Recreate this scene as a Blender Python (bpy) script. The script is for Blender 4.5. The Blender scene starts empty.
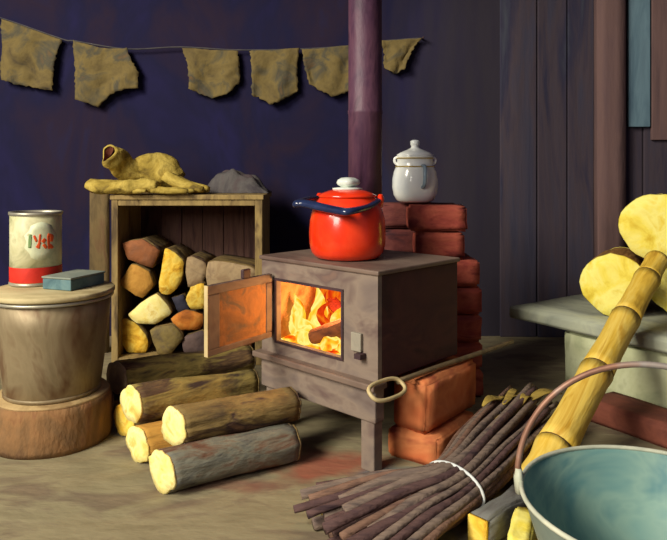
import bpy, bmesh, math, random
from mathutils import Vector, Matrix, noise
random.seed(7)
C = bpy.context.scene.collection
H, F, HY, CX = 0.9, 664.0, 170.0, 333.5          # eye height, focal length (px), horizon row, centre column

def at(px, py, Y):                                # a point at distance Y
    return Vector(((px-CX)/F*Y, Y, H-(py-HY)/F*Y))
def gnd(px, py, z=0.0):
    Y = F*(H-z)/(py-HY); return Vector(((px-CX)/F*Y, Y, z))

# ------------------------------------------------------------------ materials
def lin(c):
    return tuple((v/255/12.92 if v/255 <= .04045 else ((v/255+.055)/1.055)**2.4) for v in c)+(1,)
MATS = {}
def mat(name, cols, scale=(6, 6, 6), rough=.8, bump=.3, metal=0, detail=4, dist=.6, spread=(.3, .7), coat=0, bscale=None, spec=.3):
    """mottled procedural material: noise -> colour ramp, offset per object"""
    if name in MATS: return MATS[name]
    m = bpy.data.materials.new(name); m.use_nodes = True
    nt = m.node_tree; b = nt.nodes['Principled BSDF']
    tc = nt.nodes.new('ShaderNodeTexCoord'); mp = nt.nodes.new('ShaderNodeMapping')
    oi = nt.nodes.new('ShaderNodeObjectInfo'); ml = nt.nodes.new('ShaderNodeMath'); ml.operation = 'MULTIPLY'; ml.inputs[1].default_value = 37
    nt.links.new(oi.outputs['Random'], ml.inputs[0])
    mp.inputs['Scale'].default_value = scale
    nt.links.new(tc.outputs['Object'], mp.inputs['Vector']); nt.links.new(ml.outputs[0], mp.inputs['Location'])
    n = nt.nodes.new('ShaderNodeTexNoise'); n.inputs['Scale'].default_value = 1; n.inputs['Detail'].default_value = detail
    n.inputs['Distortion'].default_value = dist; n.inputs['Roughness'].default_value = .6
    nt.links.new(mp.outputs[0], n.inputs['Vector'])
    r = nt.nodes.new('ShaderNodeValToRGB'); e = r.color_ramp.elements
    k = len(cols)
    while len(e) < k: e.new(.5)
    for i, c in enumerate(cols):
        e[i].position = spread[0]+(spread[1]-spread[0])*i/max(1, k-1); e[i].color = lin(c)
    nt.links.new(n.outputs['Fac'], r.inputs['Fac']); nt.links.new(r.outputs['Color'], b.inputs['Base Color'])
    b.inputs['Roughness'].default_value = rough; b.inputs['Metallic'].default_value = metal
    b.inputs['Specular IOR Level'].default_value = spec
    if coat: b.inputs['Coat Weight'].default_value = coat; b.inputs['Coat Roughness'].default_value = .1
    if bump:
        n2 = nt.nodes.new('ShaderNodeTexNoise'); n2.inputs['Scale'].default_value = 2.5; n2.inputs['Detail'].default_value = 5
        nt.links.new(mp.outputs[0], n2.inputs['Vector'])
        bp = nt.nodes.new('ShaderNodeBump'); bp.inputs['Strength'].default_value = bump; bp.inputs['Distance'].default_value = .02
        nt.links.new(n2.outputs['Fac'], bp.inputs['Height']); nt.links.new(bp.outputs[0], b.inputs['Normal'])
    MATS[name] = m; return m

def fire_mat(name, cols, scale, strength, spread=(.3, .7), axis=None):
    m = bpy.data.materials.new(name); m.use_nodes = True; nt = m.node_tree; nt.nodes.clear()
    out = nt.nodes.new('ShaderNodeOutputMaterial'); em = nt.nodes.new('ShaderNodeEmission')
    tc = nt.nodes.new('ShaderNodeTexCoord'); mp = nt.nodes.new('ShaderNodeMapping'); mp.inputs['Scale'].default_value = scale
    n = nt.nodes.new('ShaderNodeTexNoise'); n.inputs['Scale'].default_value = 1; n.inputs['Detail'].default_value = 3; n.inputs['Distortion'].default_value = 1.2
    r = nt.nodes.new('ShaderNodeValToRGB'); e = r.color_ramp.elements
    while len(e) < len(cols): e.new(.5)
    for i, c in enumerate(cols):
        e[i].position = spread[0]+(spread[1]-spread[0])*i/(len(cols)-1); e[i].color = lin(c)
    nt.links.new(tc.outputs['Object'], mp.inputs['Vector']); nt.links.new(mp.outputs[0], n.inputs['Vector'])
    nt.links.new(n.outputs['Fac'], r.inputs['Fac']); nt.links.new(r.outputs[0], em.inputs['Color'])
    em.inputs['Strength'].default_value = strength; nt.links.new(em.outputs[0], out.inputs['Surface'])
    return m

BARK = mat('bark', [(50, 36, 36), (102, 84, 52), (134, 112, 66), (66, 48, 44), (122, 92, 66)], (5, 14, 14), .9, .6, spread=(.28, .72))
BARK_GREY = mat('bark_grey', [(56, 42, 42), (100, 100, 92), (118, 116, 100), (104, 74, 56), (66, 48, 46)], (5, 14, 14), .9, .6)
BARK_OLIVE = mat('bark_olive', [(56, 42, 36), (116, 100, 54), (144, 124, 66), (82, 60, 44), (126, 98, 60)], (5, 14, 14), .9, .6)
CUT = mat('cut_wood', [(220, 186, 92), (246, 226, 134), (250, 236, 160), (226, 196, 104)], (18, 18, 18), .8, .2)
CUT_DULL = mat('cut_wood_dull', [(132, 110, 86), (168, 144, 108), (150, 124, 92)], (16, 16, 16), .85, .25)
CUT_YELLOW = mat('cut_wood_yellow', [(196, 140, 34), (238, 190, 60), (246, 214, 96), (210, 158, 44)], (16, 16, 16), .8, .3)
CUT_ROUND = mat('cut_round_yellow', [(214, 182, 50), (240, 220, 88), (246, 234, 128), (228, 200, 66)], (9, 9, 9), .8, .25)
CUT_ORANGE = mat('cut_wood_orange', [(150, 84, 34), (206, 122, 44), (222, 150, 66)], (14, 14, 14), .8, .3)
CUT_BROWN = mat('cut_wood_brown', [(104, 62, 40), (150, 92, 54), (134, 86, 56)], (14, 14, 14), .8, .3)
CUT_OLIVE = mat('cut_wood_olive', [(92, 80, 62), (134, 116, 66), (112, 96, 72)], (14, 14, 14), .8, .3)
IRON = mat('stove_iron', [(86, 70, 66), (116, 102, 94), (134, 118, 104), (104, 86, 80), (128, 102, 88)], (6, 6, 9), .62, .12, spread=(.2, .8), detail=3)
IRON_SHADED = mat('stove_side_shaded', [(56, 30, 36), (78, 42, 44), (66, 34, 42), (92, 52, 48)], (4, 4, 7), .65, .15, detail=3)  # darker, redder iron for the right side plate: its shade painted into the colour
IRON_TOP = mat('stove_top_iron', [(96, 76, 68), (116, 98, 86), (128, 108, 94)], (5, 9, 5), .55, .2)
IRON_DARK = mat('dark_iron', [(46, 34, 38), (66, 48, 52), (78, 56, 54)], (5, 5, 8), .6, .15, detail=3)
LINING = mat('firebox_lining', [(150, 96, 60), (206, 150, 100), (180, 116, 74)], (12, 12, 12), .9, .4)
RUST = mat('rust_panel', [(112, 100, 84), (150, 108, 68), (180, 124, 70), (122, 104, 84), (160, 112, 68)], (9, 9, 9), .7, .3)
PIPE = mat('pipe_iron', [(44, 26, 42), (74, 46, 66), (92, 60, 76), (54, 32, 50)], (12, 12, 4), .5, .2)
BRICK = mat('brick_red', [(112, 44, 40), (150, 66, 54), (168, 84, 64), (126, 52, 46)], (7, 7, 14), .9, .4)
BRICK_OR = mat('brick_orange', [(144, 68, 46), (192, 102, 58), (208, 128, 78), (162, 76, 52)], (6, 6, 6), .9, .3, detail=3)
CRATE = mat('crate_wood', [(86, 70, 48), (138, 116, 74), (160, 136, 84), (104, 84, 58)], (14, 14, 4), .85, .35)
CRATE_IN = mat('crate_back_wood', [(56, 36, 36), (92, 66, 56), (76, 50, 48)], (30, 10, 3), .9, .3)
GALV = mat('galvanised', [(86, 74, 60), (128, 112, 84), (146, 130, 100), (108, 82, 58), (124, 112, 92)], (7, 7, 3), .5, .12, metal=.25, spread=(.25, .75))
LID = mat('lid_wood', [(150, 132, 92), (186, 170, 126), (200, 184, 140)], (6, 14, 6), .75, .2)
STUMPB = mat('stump_bark', [(92, 66, 48), (124, 94, 62), (142, 104, 66), (116, 76, 52)], (10, 10, 5), .9, .6)
STUMPT = mat('stump_top', [(140, 112, 74), (176, 150, 104), (156, 130, 88)], (10, 10, 10), .85, .3)
TIN = mat('tin_label', [(146, 146, 106), (188, 184, 140), (206, 202, 160), (166, 164, 124)], (10, 10, 10), .45, .05)
TIN_PALE = mat('tin_pale_panel', [(196, 204, 172), (220, 220, 178)], (20, 20, 20), .5, 0)
TIN_RED = mat('tin_red', [(176, 36, 26), (216, 54, 38)], (14, 14, 14), .5, 0)
TIN_MARK = mat('tin_mark', [(206, 66, 26), (226, 96, 40)], (30, 30, 30), .5, 0)
TIN_GREEN = mat('tin_green_mark', [(110, 140, 86), (130, 156, 100)], (30, 30, 30), .5, 0)
METAL = mat('bare_tin', [(150, 146, 130), (186, 180, 160)], (10, 10, 10), .4, 0, metal=.5)
TINTOP = mat('tin_lid', [(70, 62, 64), (104, 94, 92)], (10, 10, 10), .5, .1)
BOOK = mat('blue_cover', [(64, 92, 100), (92, 122, 126), (110, 136, 134)], (14, 14, 14), .7, .1)
BOOKTOP = mat('blue_cover_top', [(112, 122, 112), (138, 144, 130)], (12, 12, 12), .7, .1)
RED = mat('red_enamel', [(228, 46, 14), (240, 58, 20), (244, 70, 30)], (8, 8, 8), .22, .03, coat=.5, spec=.5)
NAVY = mat('navy_handle', [(22, 30, 60), (40, 54, 92)], (14, 14, 14), .25, 0, coat=.5, spec=.5)
WHITE = mat('white_knob', [(196, 204, 196), (226, 230, 216)], (16, 16, 16), .3, 0)
PORC = mat('porcelain', [(226, 232, 232), (240, 242, 236), (244, 244, 236)], (10, 10, 10), .2, 0, coat=.4, spec=.5)
GOLD = mat('gold_band', [(176, 150, 70), (206, 180, 100)], (30, 30, 30), .35, 0, metal=.4)
BLUEGREY = mat('blue_grey_glaze', [(120, 142, 158), (146, 164, 174)], (14, 14, 14), .3, 0)
GLOVE = mat('glove_leather', [(104, 86, 36), (160, 136, 56), (190, 166, 80), (130, 108, 46)], (11, 11, 11), .85, .5)
LINING_RED = mat('glove_lining', [(116, 66, 52), (140, 84, 62)], (14, 14, 14), .9, .2)
GREYCLOTH = mat('grey_cloth', [(62, 56, 62), (92, 88, 86), (84, 70, 72)], (9, 9, 9), .95, .4)
RAG = mat('hung_cloth', [(58, 52, 44), (98, 84, 52), (114, 98, 58), (78, 74, 60), (108, 84, 54)], (7, 7, 7), .95, .5, spread=(.25, .75))
ROPE = mat('line_cord', [(60, 58, 64), (84, 80, 78)], (20, 20, 20), .9, 0)
STONE = mat('bench_top_stone', [(130, 136, 122), (156, 160, 142), (170, 174, 150), (136, 138, 134)], (5, 9, 5), .85, .25)
STONEB = mat('bench_base_stone', [(150, 158, 124), (184, 188, 148), (196, 200, 162), (168, 172, 134)], (6, 6, 6), .85, .25)
BAMBOO = mat('bamboo', [(176, 134, 40), (222, 182, 66), (234, 202, 96), (198, 152, 48)], (3, 22, 22), .6, .25)
BNODE = mat('bamboo_node', [(74, 56, 30), (120, 92, 44)], (20, 20, 20), .8, .3)
BASIN_IN = mat('basin_inside', [(72, 116, 120), (98, 142, 142), (132, 164, 152), (84, 130, 134), (150, 164, 142)], (3.5, 3.5, 5), .45, .06, spread=(.28, .72))
BASIN_OUT = mat('basin_outside', [(96, 110, 104), (130, 142, 130)], (6, 6, 6), .5, .05)
RIMM = mat('basin_rim', [(170, 176, 156), (206, 206, 182)], (16, 16, 16), .5, 0)
WIREM = mat('bail_wire', [(110, 74, 60), (150, 112, 92), (160, 156, 150)], (6, 6, 6), .5, 0, metal=.3)
TWIG = [mat('twig_brown', [(78, 58, 52), (128, 98, 80), (106, 78, 68)], (6, 30, 30), .9, .5),
        mat('twig_grey', [(84, 72, 70), (128, 110, 96), (104, 88, 82)], (6, 30, 30), .9, .5),
        mat('twig_dark', [(58, 42, 46), (94, 70, 66), (74, 54, 56)], (6, 30, 30), .9, .5),
        mat('twig_yellow', [(120, 98, 44), (160, 136, 62), (130, 110, 60)], (6, 30, 30), .9, .5)]
WHITEWIRE = mat('white_wire', [(200, 206, 206), (224, 226, 220)], (10, 10, 10), .4, 0)
POKER = mat('poker_iron', [(96, 82, 62), (134, 116, 86), (110, 92, 70)], (12, 12, 12), .5, .1)
POKERL = mat('poker_loop', [(176, 156, 110), (206, 186, 138)], (12, 12, 12), .4, 0)
WALL = mat('wall_navy', [(26, 22, 44), (28, 25, 64), (23, 21, 52), (36, 25, 46), (27, 30, 66)], (2.2, 3, 1.2), .95, .3, spread=(.25, .75))
PLANK = mat('wall_plank', [(46, 42, 62), (66, 64, 80), (76, 66, 74), (54, 52, 72), (72, 76, 86)], (7, 5, .8), .9, .3, spread=(.25, .75))
POSTM = mat('post_wood', [(96, 76, 78), (120, 94, 90), (106, 84, 86)], (8, 8, 1.2), .9, .3)
TEAL = mat('teal_board', [(80, 106, 122), (112, 140, 152), (96, 118, 132)], (8, 8, 1.5), .85, .2)
def blend_wall():
    nt = WALL.node_tree; b = nt.nodes['Principled BSDF']; ramp = [n for n in nt.nodes if n.type == 'VALTORGB'][0]; tc = [n for n in nt.nodes if n.type == 'TEX_COORD'][0]
    sp = nt.nodes.new('ShaderNodeSeparateXYZ'); nt.links.new(tc.outputs['Object'], sp.inputs[0])
    mp = nt.nodes.new('ShaderNodeMapping'); mp.inputs['Scale'].default_value = (6, 6, .8); nt.links.new(tc.outputs['Object'], mp.inputs[0])
    nz = nt.nodes.new('ShaderNodeTexNoise'); nz.inputs['Scale'].default_value = 1; nz.inputs['Detail'].default_value = 4; nt.links.new(mp.outputs[0], nz.inputs['Vector'])
    ad = nt.nodes.new('ShaderNodeMath'); ad.operation = 'MULTIPLY_ADD'; ad.inputs[1].default_value = 1.1; nt.links.new(nz.outputs['Fac'], ad.inputs[0]); nt.links.new(sp.outputs['X'], ad.inputs[2])
    mr = nt.nodes.new('ShaderNodeMapRange'); mr.inputs[1].default_value = .70; mr.inputs[2].default_value = 1.30; nt.links.new(ad.outputs[0], mr.inputs[0])
    mx = nt.nodes.new('ShaderNodeMix'); mx.data_type = 'RGBA'; nt.links.new(mr.outputs[0], mx.inputs[0]); nt.links.new(ramp.outputs[0], mx.inputs[6]); mx.inputs[7].default_value = lin((50, 45, 56))
    nt.links.new(mx.outputs[2], b.inputs['Base Color'])
blend_wall()                                       # the navy blends into an even grey towards the right, along a noisy edge
SIDE = mat('side_wall_plaster', [(38, 34, 56), (54, 46, 62)], (2, 2, 1), .95, .2)

# earth floor with red, teal and olive patches mixed into its colour
def floor_mat():
    m = mat('earth_floor', [(104, 92, 72), (128, 118, 90), (140, 130, 100), (116, 102, 82), (132, 116, 92)], (3.2, 7, 3), .95, .5, spread=(.25, .75))
    nt = m.node_tree; b = nt.nodes['Principled BSDF']; ramp = [n for n in nt.nodes if n.type == 'VALTORGB'][0]
    tc = [n for n in nt.nodes if n.type == 'TEX_COORD'][0]
    prev = ramp.outputs[0]
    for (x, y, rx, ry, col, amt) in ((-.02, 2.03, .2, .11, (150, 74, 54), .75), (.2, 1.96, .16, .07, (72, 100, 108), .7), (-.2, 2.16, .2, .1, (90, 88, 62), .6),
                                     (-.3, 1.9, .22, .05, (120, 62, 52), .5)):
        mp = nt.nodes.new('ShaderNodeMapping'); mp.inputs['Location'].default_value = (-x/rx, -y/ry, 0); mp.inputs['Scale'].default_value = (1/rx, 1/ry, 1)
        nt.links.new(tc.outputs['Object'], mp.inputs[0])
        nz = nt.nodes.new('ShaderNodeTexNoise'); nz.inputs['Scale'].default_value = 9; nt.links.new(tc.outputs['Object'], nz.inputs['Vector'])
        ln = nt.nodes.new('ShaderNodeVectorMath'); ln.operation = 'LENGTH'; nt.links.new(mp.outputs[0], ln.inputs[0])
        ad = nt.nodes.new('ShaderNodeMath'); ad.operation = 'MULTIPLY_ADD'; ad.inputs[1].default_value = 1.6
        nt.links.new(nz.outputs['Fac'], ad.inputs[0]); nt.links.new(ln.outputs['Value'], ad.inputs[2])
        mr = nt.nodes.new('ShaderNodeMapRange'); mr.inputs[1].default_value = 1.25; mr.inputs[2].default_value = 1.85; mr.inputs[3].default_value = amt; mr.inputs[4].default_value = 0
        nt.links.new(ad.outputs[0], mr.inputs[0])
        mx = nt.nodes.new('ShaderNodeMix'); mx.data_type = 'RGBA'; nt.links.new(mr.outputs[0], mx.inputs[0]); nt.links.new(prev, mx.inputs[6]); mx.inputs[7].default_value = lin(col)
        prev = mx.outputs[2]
    nt.links.new(prev, b.inputs['Base Color'])
    return m

# ------------------------------------------------------------------ object helpers
def thing(name, label, cat, loc=(0, 0, 0), rot=None, group=None):
    o = bpy.data.objects.new(name, None); C.objects.link(o); o.location = loc
    if rot is not None:
        o.rotation_mode = 'QUATERNION'; o.rotation_quaternion = rot
    o.empty_display_size = .05
    return tag(o, label, cat, group)
def tag(o, label, cat, group=None, kind=None):
    o['label'] = label; o['category'] = cat
    if group: o['group'] = group
    if kind: o['kind'] = kind
    return o
def obj(name, bm, m, parent=None, smooth=True, label=None, bevel=0, loc=None):
    bmesh.ops.recalc_face_normals(bm, faces=bm.faces)
    me = bpy.data.meshes.new(name); bm.to_mesh(me); bm.free()
    if smooth:
        for p in me.polygons: p.use_smooth = True
    me.materials.append(m)
    o = bpy.data.objects.new(name, me); C.objects.link(o)
    if parent: o.parent = parent
    if loc is not None: o.location = loc
    if label: o['label'] = label
    if bevel:
        bv = o.modifiers.new('bevel', 'BEVEL'); bv.width = bevel; bv.segments = 2; bv.limit_method = 'ANGLE'
    if smooth and bevel == 0 and False: pass
    return o
def struct(name, bm, m, **k):
    o = obj(name, bm, m, **k); o['kind'] = 'structure'; return o
def rotz(a): return Matrix.Rotation(a, 3, 'Z').to_quaternion()
def along(d):                                     # local +X along d, local Z up-ish
    d = Vector(d).normalized(); y = Vector((0, 0, 1)).cross(d).normalized(); z = d.cross(y)
    return Matrix((d, y, z)).transposed().to_quaternion()

def box(bm, lo, hi, mtx=None):
    vs = [bm.verts.new((x, y, z)) for x in (lo[0], hi[0]) for y in (lo[1], hi[1]) for z in (lo[2], hi[2])]
    for f in ((0, 1, 3, 2), (4, 6, 7, 5), (0, 4, 5, 1), (2, 3, 7, 6), (0, 2, 6, 4), (1, 5, 7, 3)):
        bm.faces.new([vs[i] for i in f])
    if mtx is not None:
        for v in vs: v.co = mtx @ v.co
    return vs
def bx(lo, hi):
    bm = bmesh.new(); box(bm, lo, hi); return bm
def rough_box(lo, hi, amp, seed, cuts=5):
    """a worn block: subdivided box with chipped faces"""
    bm = bx(lo, hi)
    bmesh.ops.bevel(bm, geom=bm.edges[:], offset=min(hi[i]-lo[i] for i in range(3))*.09, segments=2, affect='EDGES')
    bmesh.ops.subdivide_edges(bm, edges=[e for e in bm.edges if e.calc_length() > .03], cuts=cuts, use_grid_fill=True)
    o = Vector((seed*3.1, seed*1.7, seed*.9))
    for v in bm.verts:
        v.co += amp*noise.noise_vector(v.co*14+o)+amp*.6*noise.noise_vector(v.co*40+o)
    return bm
def lathe(prof, n=40, wob=0, seed=0, closed_bottom=True, closed_top=True):
    bm = bmesh.new(); rings = []
    for (r, z) in prof:
        rings.append([bm.verts.new(((r*(1+wob*noise.noise((math.cos(2*math.pi*i/n)*1.5+seed, math.sin(2*math.pi*i/n)*1.5, z*3))))*math.cos(2*math.pi*i/n),
                                    (r*(1+wob*noise.noise((math.cos(2*math.pi*i/n)*1.5+seed, math.sin(2*math.pi*i/n)*1.5, z*3))))*math.sin(2*math.pi*i/n), z)) for i in range(n)])
    for a, b in zip(rings, rings[1:]):
        for i in range(n): bm.faces.new((a[i], a[(i+1) % n], b[(i+1) % n], b[i]))
    if closed_bottom: bm.faces.new(rings[0][::-1])
    if closed_top: bm.faces.new(rings[-1])
    return bm
def smooth_path(pts, k=6):
    pts = [Vector(p) for p in pts]; out = []
    for i in range(len(pts)-1):
        p0, p1, p2, p3 = pts[max(0, i-1)], pts[i], pts[i+1], pts[min(len(pts)-1, i+2)]
        for j in range(k):
            t = j/k
            out.append(.5*((2*p1)+(p2-p0)*t+(2*p0-5*p1+4*p2-p3)*t*t+(3*p1-p0-3*p2+p3)*t**3))
    out.append(pts[-1]); return out
def tube(path, rad, n=8, closed=False, wob=0, seed=0, flat=1.0, bm=None):
    """tube along a path; rad a number or a list"""
    bm = bm or bmesh.new(); path = [Vector(p) for p in path]; m = len(path); rings = []
    up = Vector((0, 0, 1))
    prev = None
    for i, p in enumerate(path):
        d = (path[(i+1) % m]-path[i-1]) if closed else (path[min(i+1, m-1)]-path[max(i-1, 0)])
        d.normalize()
        if prev is None: a = d.cross(up if abs(d.z) < .9 else Vector((1, 0, 0))).normalized()
        else: a = (prev-d*prev.dot(d)).normalized()
        prev = a; b = d.cross(a)
        r = rad[i] if isinstance(rad, (list, tuple)) else rad
        ring = []
        for k in range(n):
            th = 2*math.pi*k/n
            rr = r*(1+wob*noise.noise(Vector((math.cos(th)*1.3+seed, math.sin(th)*1.3, i*.35+seed*2))))
            ring.append(bm.verts.new(p+a*rr*math.cos(th)+b*rr*flat*math.sin(th)))
        rings.append(ring)
    pairs = list(zip(rings, rings[1:]))+([(rings[-1], rings[0])] if closed else [])
    for A, B in pairs:
        for k in range(n): bm.faces.new((A[k], A[(k+1) % n], B[(k+1) % n], B[k]))
    if not closed:
        bm.faces.new(rings[0][::-1]); bm.faces.new(rings[-1])
    return bm

# ------------------------------------------------------------------ the setting
WALL_Y = 3.6
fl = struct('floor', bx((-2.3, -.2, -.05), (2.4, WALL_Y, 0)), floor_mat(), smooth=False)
struct('wall_back', bx((-2.3, WALL_Y, 0), (2.4, WALL_Y+.1, 2.6)), WALL, smooth=False)
struct('wall_left', bx((-2.4, 2.9, 0), (-2.3, WALL_Y+.1, 2.6)), SIDE, smooth=False)
struct('wall_right', bx((2.4, .9, 0), (2.5, WALL_Y+.1, 2.6)), SIDE, smooth=False)
struct('ceiling', bx((-2.4, 2.3, 2.6), (2.5, WALL_Y+.1, 2.7)), SIDE, smooth=False)
# rough boards nailed over the right half of the wall: one panelling
bm = bmesh.new(); x = .90; k = 0
while x < 2.38:
    w = (.2, .16, .19, .22, .15)[k % 5]
    vs = box(bm, (x, WALL_Y-.022-.008*(k % 3), 0), (min(x+w-.006, 2.395), WALL_Y, 2.6)); x += w; k += 1
struct('wall_paneling', bm, PLANK, smooth=False, bevel=.004)
bm = rough_box((1.395, WALL_Y-.10, 0), (1.545, WALL_Y-.03, 2.6), .003, 3, 2)
struct('trim_1', bm, POSTM)
struct('trim_2', bx((1.575, WALL_Y-.06, 1.13), (1.69, WALL_Y-.034, 2.6)), TEAL, smooth=False, bevel=.004)
struct('trim_3', bx((1.70, WALL_Y-.055, 1.06), (1.84, WALL_Y-.034, 2.6)), POSTM, smooth=False, bevel=.004)

# ------------------------------------------------------------------ stove
ua = Vector((-.7195, .6944, 0)); va = Vector((.6944, .7195, 0)); K = Vector((.131, 1.96, 0))
SW, SD = .531, .42
sq = along(-ua)
S0 = K+ua*SW/2+va*SD/2
def sw(u, v, z): return K+ua*u+va*v+Vector((0, 0, z))     # stove frame to world
def sl(u, v, z): return Vector((SW/2-u, v-SD/2, z))       # stove frame to stove-local
def sbox(u0, u1, v0, v1, z0, z1, bm=None):
    a, b = sl(u1, v0, z0), sl(u0, v1, z1)
    bm = bm or bmesh.new(); box(bm, a, b); return bm
st = thing('wood_stove', 'square grey iron wood stove with its door open on a burning fire', 'stove', S0, sq)
OU0, OU1, OZ0, OZ1 = .146, .451, .317, .522
ZB, ZT = .272, .588
# outer shell: front with the opening cut through, sides and back
bm = bmesh.new(); T = .018
sbox(0, OU0, 0, T, ZB, ZT, bm); sbox(OU1, SW, 0, T, ZB, ZT, bm); sbox(OU0, OU1, 0, T, ZB, OZ0, bm); sbox(OU0, OU1, 0, T, OZ1, ZT, bm)
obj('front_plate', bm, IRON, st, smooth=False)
obj('side_plate', sbox(0, T, T, SD, ZB, ZT), IRON_SHADED, st, smooth=False, bevel=.003)
obj('side_plate', sbox(SW-T, SW, T, SD, ZB, ZT), IRON_DARK, st, smooth=False, bevel=.003)
obj('back_plate', sbox(T, SW-T, SD-T, SD, ZB, ZT), IRON_DARK, st, smooth=False)
obj('bottom_plate', sbox(T, SW-T, T, SD-T, ZB, ZB+T), IRON_DARK, st, smooth=False)
obj('top_plate', sbox(-.008, SW+.008, -.008, SD+.006, ZT, .602), IRON_TOP, st, smooth=False, bevel=.004)
bm = bmesh.new()
for (a, b, c, d) in ((OU0-.008, OU1+.008, OZ0-.008, OZ0), (OU0-.008, OU1+.008, OZ1, OZ1+.008), (OU0-.008, OU0, OZ0, OZ1), (OU1, OU1+.008, OZ0, OZ1)):
    sbox(a, b, -.005, .0, c, d, bm)
obj('opening_rim', bm, IRON_DARK, st, smooth=False)
# lining of the firebox
bm = bmesh.new()
sbox(OU0-.05, OU0-.035, T, .36, ZB+T, ZT-.01, bm); sbox(OU1+.02, OU1+.035, T, .36, ZB+T, ZT-.01, bm)
sbox(OU0-.05, OU1+.035, .345, .36, ZB+T, ZT-.01, bm); sbox(OU0-.035, OU1+.02, T, .345, ZB+T, OZ0-.012, bm)
obj('firebox_lining', bm, LINING, st, smooth=False)
obj('hearth_ledge', sbox(-.012, SW+.012, -.035, .03, .252, ZB), IRON_TOP, st, smooth=False, bevel=.004)
obj('ash_drawer_front', sbox(0, SW-.01, -.012, .03, .152, .252), IRON, st, smooth=False, bevel=.004)
obj('ash_box', sbox(.09, SW-.03, .03, SD-.02, .165, ZB), IRON_DARK, st, smooth=False)
for (u, v) in ((.012, -.004), (SW-.075, .0), (.165, SD-.06), (SW-.07, SD-.06)):
    obj('leg', sbox(u, u+.052, v, v+.04, 0, .166), IRON_DARK if v > .1 else IRON, st, smooth=False, bevel=.004)
# latch on the front
bm = sbox(.058, .098, -.012, .0, .352, .408)
lt = obj('latch_plate', bm, mat('latch_grey', [(140, 134, 120), (160, 152, 134)], (14, 14, 14), .5, 0), st, smooth=False, bevel=.002)
obj('latch_peg', sbox(.045, .07, -.028, .0, .335, .35), IRON_DARK, lt, smooth=False)
# open door, its own frame: x from the hinge to the free edge
hp = sl(OU1+.022, -.012, 0)
dw = Vector((-.571, -.82, 0)).normalized()
dl = sq.inverted() @ dw
dq = along(dl)
def dm(): return bmesh.new()
DZ0, DZ1, DL = .328, .546, .302
door = obj('door', bx((0, -.005, DZ0), (DL, .005, DZ1)), IRON_DARK, st, smooth=False, bevel=.003)
door.location = hp; door.rotation_mode = 'QUATERNION'; door.rotation_quaternion = dq
# which local side faces the fire: the right-hand one seen from the camera
nrm = dq @ Vector((0, 1, 0)); nw = sq @ nrm
sgn = 1 if nw.dot(Vector((.82, -.571, 0))) > 0 else -1
bm = bmesh.new()
def dbox(bm, x0, x1, y0, y1, z0, z1):
    box(bm, (x0, min(sgn*y0, sgn*y1), z0), (x1, max(sgn*y0, sgn*y1), z1))
dbox(bm, 0, DL, .004, .010, DZ1-.03, DZ1); dbox(bm, 0, DL, .004, .010, DZ0, DZ0+.02); dbox(bm, 0, .03, .004, .010, DZ0+.02, DZ1-.03); dbox(bm, DL-.05, DL, .004, .010, DZ0+.02, DZ1-.03)
obj('door_frame', bm, IRON, door, smooth=False, bevel=.003)
bm = bmesh.new(); dbox(bm, .03, DL-.05, .004, .007, DZ0+.02, DZ1-.03)
obj('door_inner_panel', bm, RUST, door, smooth=False)
bm = bmesh.new(); dbox(bm, DL, DL+.003, -.005, .010, DZ0, DZ1)  # thin pale strip: painted highlight along the door's free edge
obj('door_edge_highlight', bm, POKERL, door, smooth=False, label='free edge of the door with a painted pale highlight')
bm = bmesh.new(); dbox(bm, DL*.36, DL*.48, -.004, .010, DZ1, DZ1+.03)
obj('door_lug', bm, IRON_DARK, door, smooth=False, bevel=.004)
for z in (.36, .50):
    obj('hinge', tube([(0, 0, z-.02), (0, 0, z+.02)], .011, 10), IRON_DARK, door)

# fire inside
emb = fire_mat('ember_glow', [(190, 30, 6), (255, 96, 10), (255, 190, 40), (255, 240, 150)], (16, 16, 16), 1.3, (.3, .68))
flm_y = fire_mat('flame_yellow', [(255, 110, 10), (255, 190, 40), (255, 236, 130), (255, 205, 60)], (14, 14, 9), 1.15)
flm_r = fire_mat('flame_red', [(170, 26, 8), (236, 66, 14), (255, 130, 20), (210, 44, 12)], (14, 14, 9), .95)
bm = bmesh.new(); n = 22
g = [[None]*n for _ in range(n)]
for i in range(n):
    for j in range(n):
        u = OU0-.03+(OU1-OU0+.045)*i/(n-1); v = .022+.318*j/(n-1)
        g[i][j] = bm.verts.new(sw(u, v, OZ0-.006+.022*abs(noise.noise((u*22, v*22, 0)))+.055*j/(n-1)))
for i in range(n-1):
    for j in range(n-1): bm.faces.new((g[i][j], g[i+1][j], g[i+1][j+1], g[i][j+1]))
r_ = bmesh.ops.extrude_face_region(bm, geom=bm.faces[:])
for v in r_['geom']:
    if isinstance(v, bmesh.types.BMVert): v.co.z = OZ0-.012
o = obj('embers', bm, emb); tag(o, 'glowing yellow ember bed on the floor of the stove firebox', 'embers', kind='stuff')
def flame(bm, u, v, z0, h, r, lean, seed):
    path, rad = [], []
    for i in range(11):
        t = i/10
        path.append(sw(u+lean*t*t+.018*math.sin(t*6+seed), v+.012*math.sin(t*5+seed*2), z0+h*t))
        rad.append(max(.0015, r*(math.sin(math.pi*min(1, (t*.82+.16)))**1.1)*(1-t*.35)))
    tube(path, rad, 10, wob=.5, seed=seed, bm=bm)
bm = bmesh.new()
for q, (u, v, h, r, l) in enumerate(((.445, .09, .15, .034, .01), (.42, .16, .17, .038, -.01), (.395, .07, .10, .030, .015), (.35, .05, .06, .03, .02), (.20, .16, .13, .034, -.02), (.165, .2, .15, .034, .0), (.30, .26, .16, .045, -.03), (.24, .04, .04, .028, -.03), (.165, .05, .05, .030, -.01), (.26, .2, .14, .036, -.08), (.34, .2, .12, .04, -.09))):
    flame(bm, u, v, OZ0, h, r, l, q*1.7)
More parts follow.
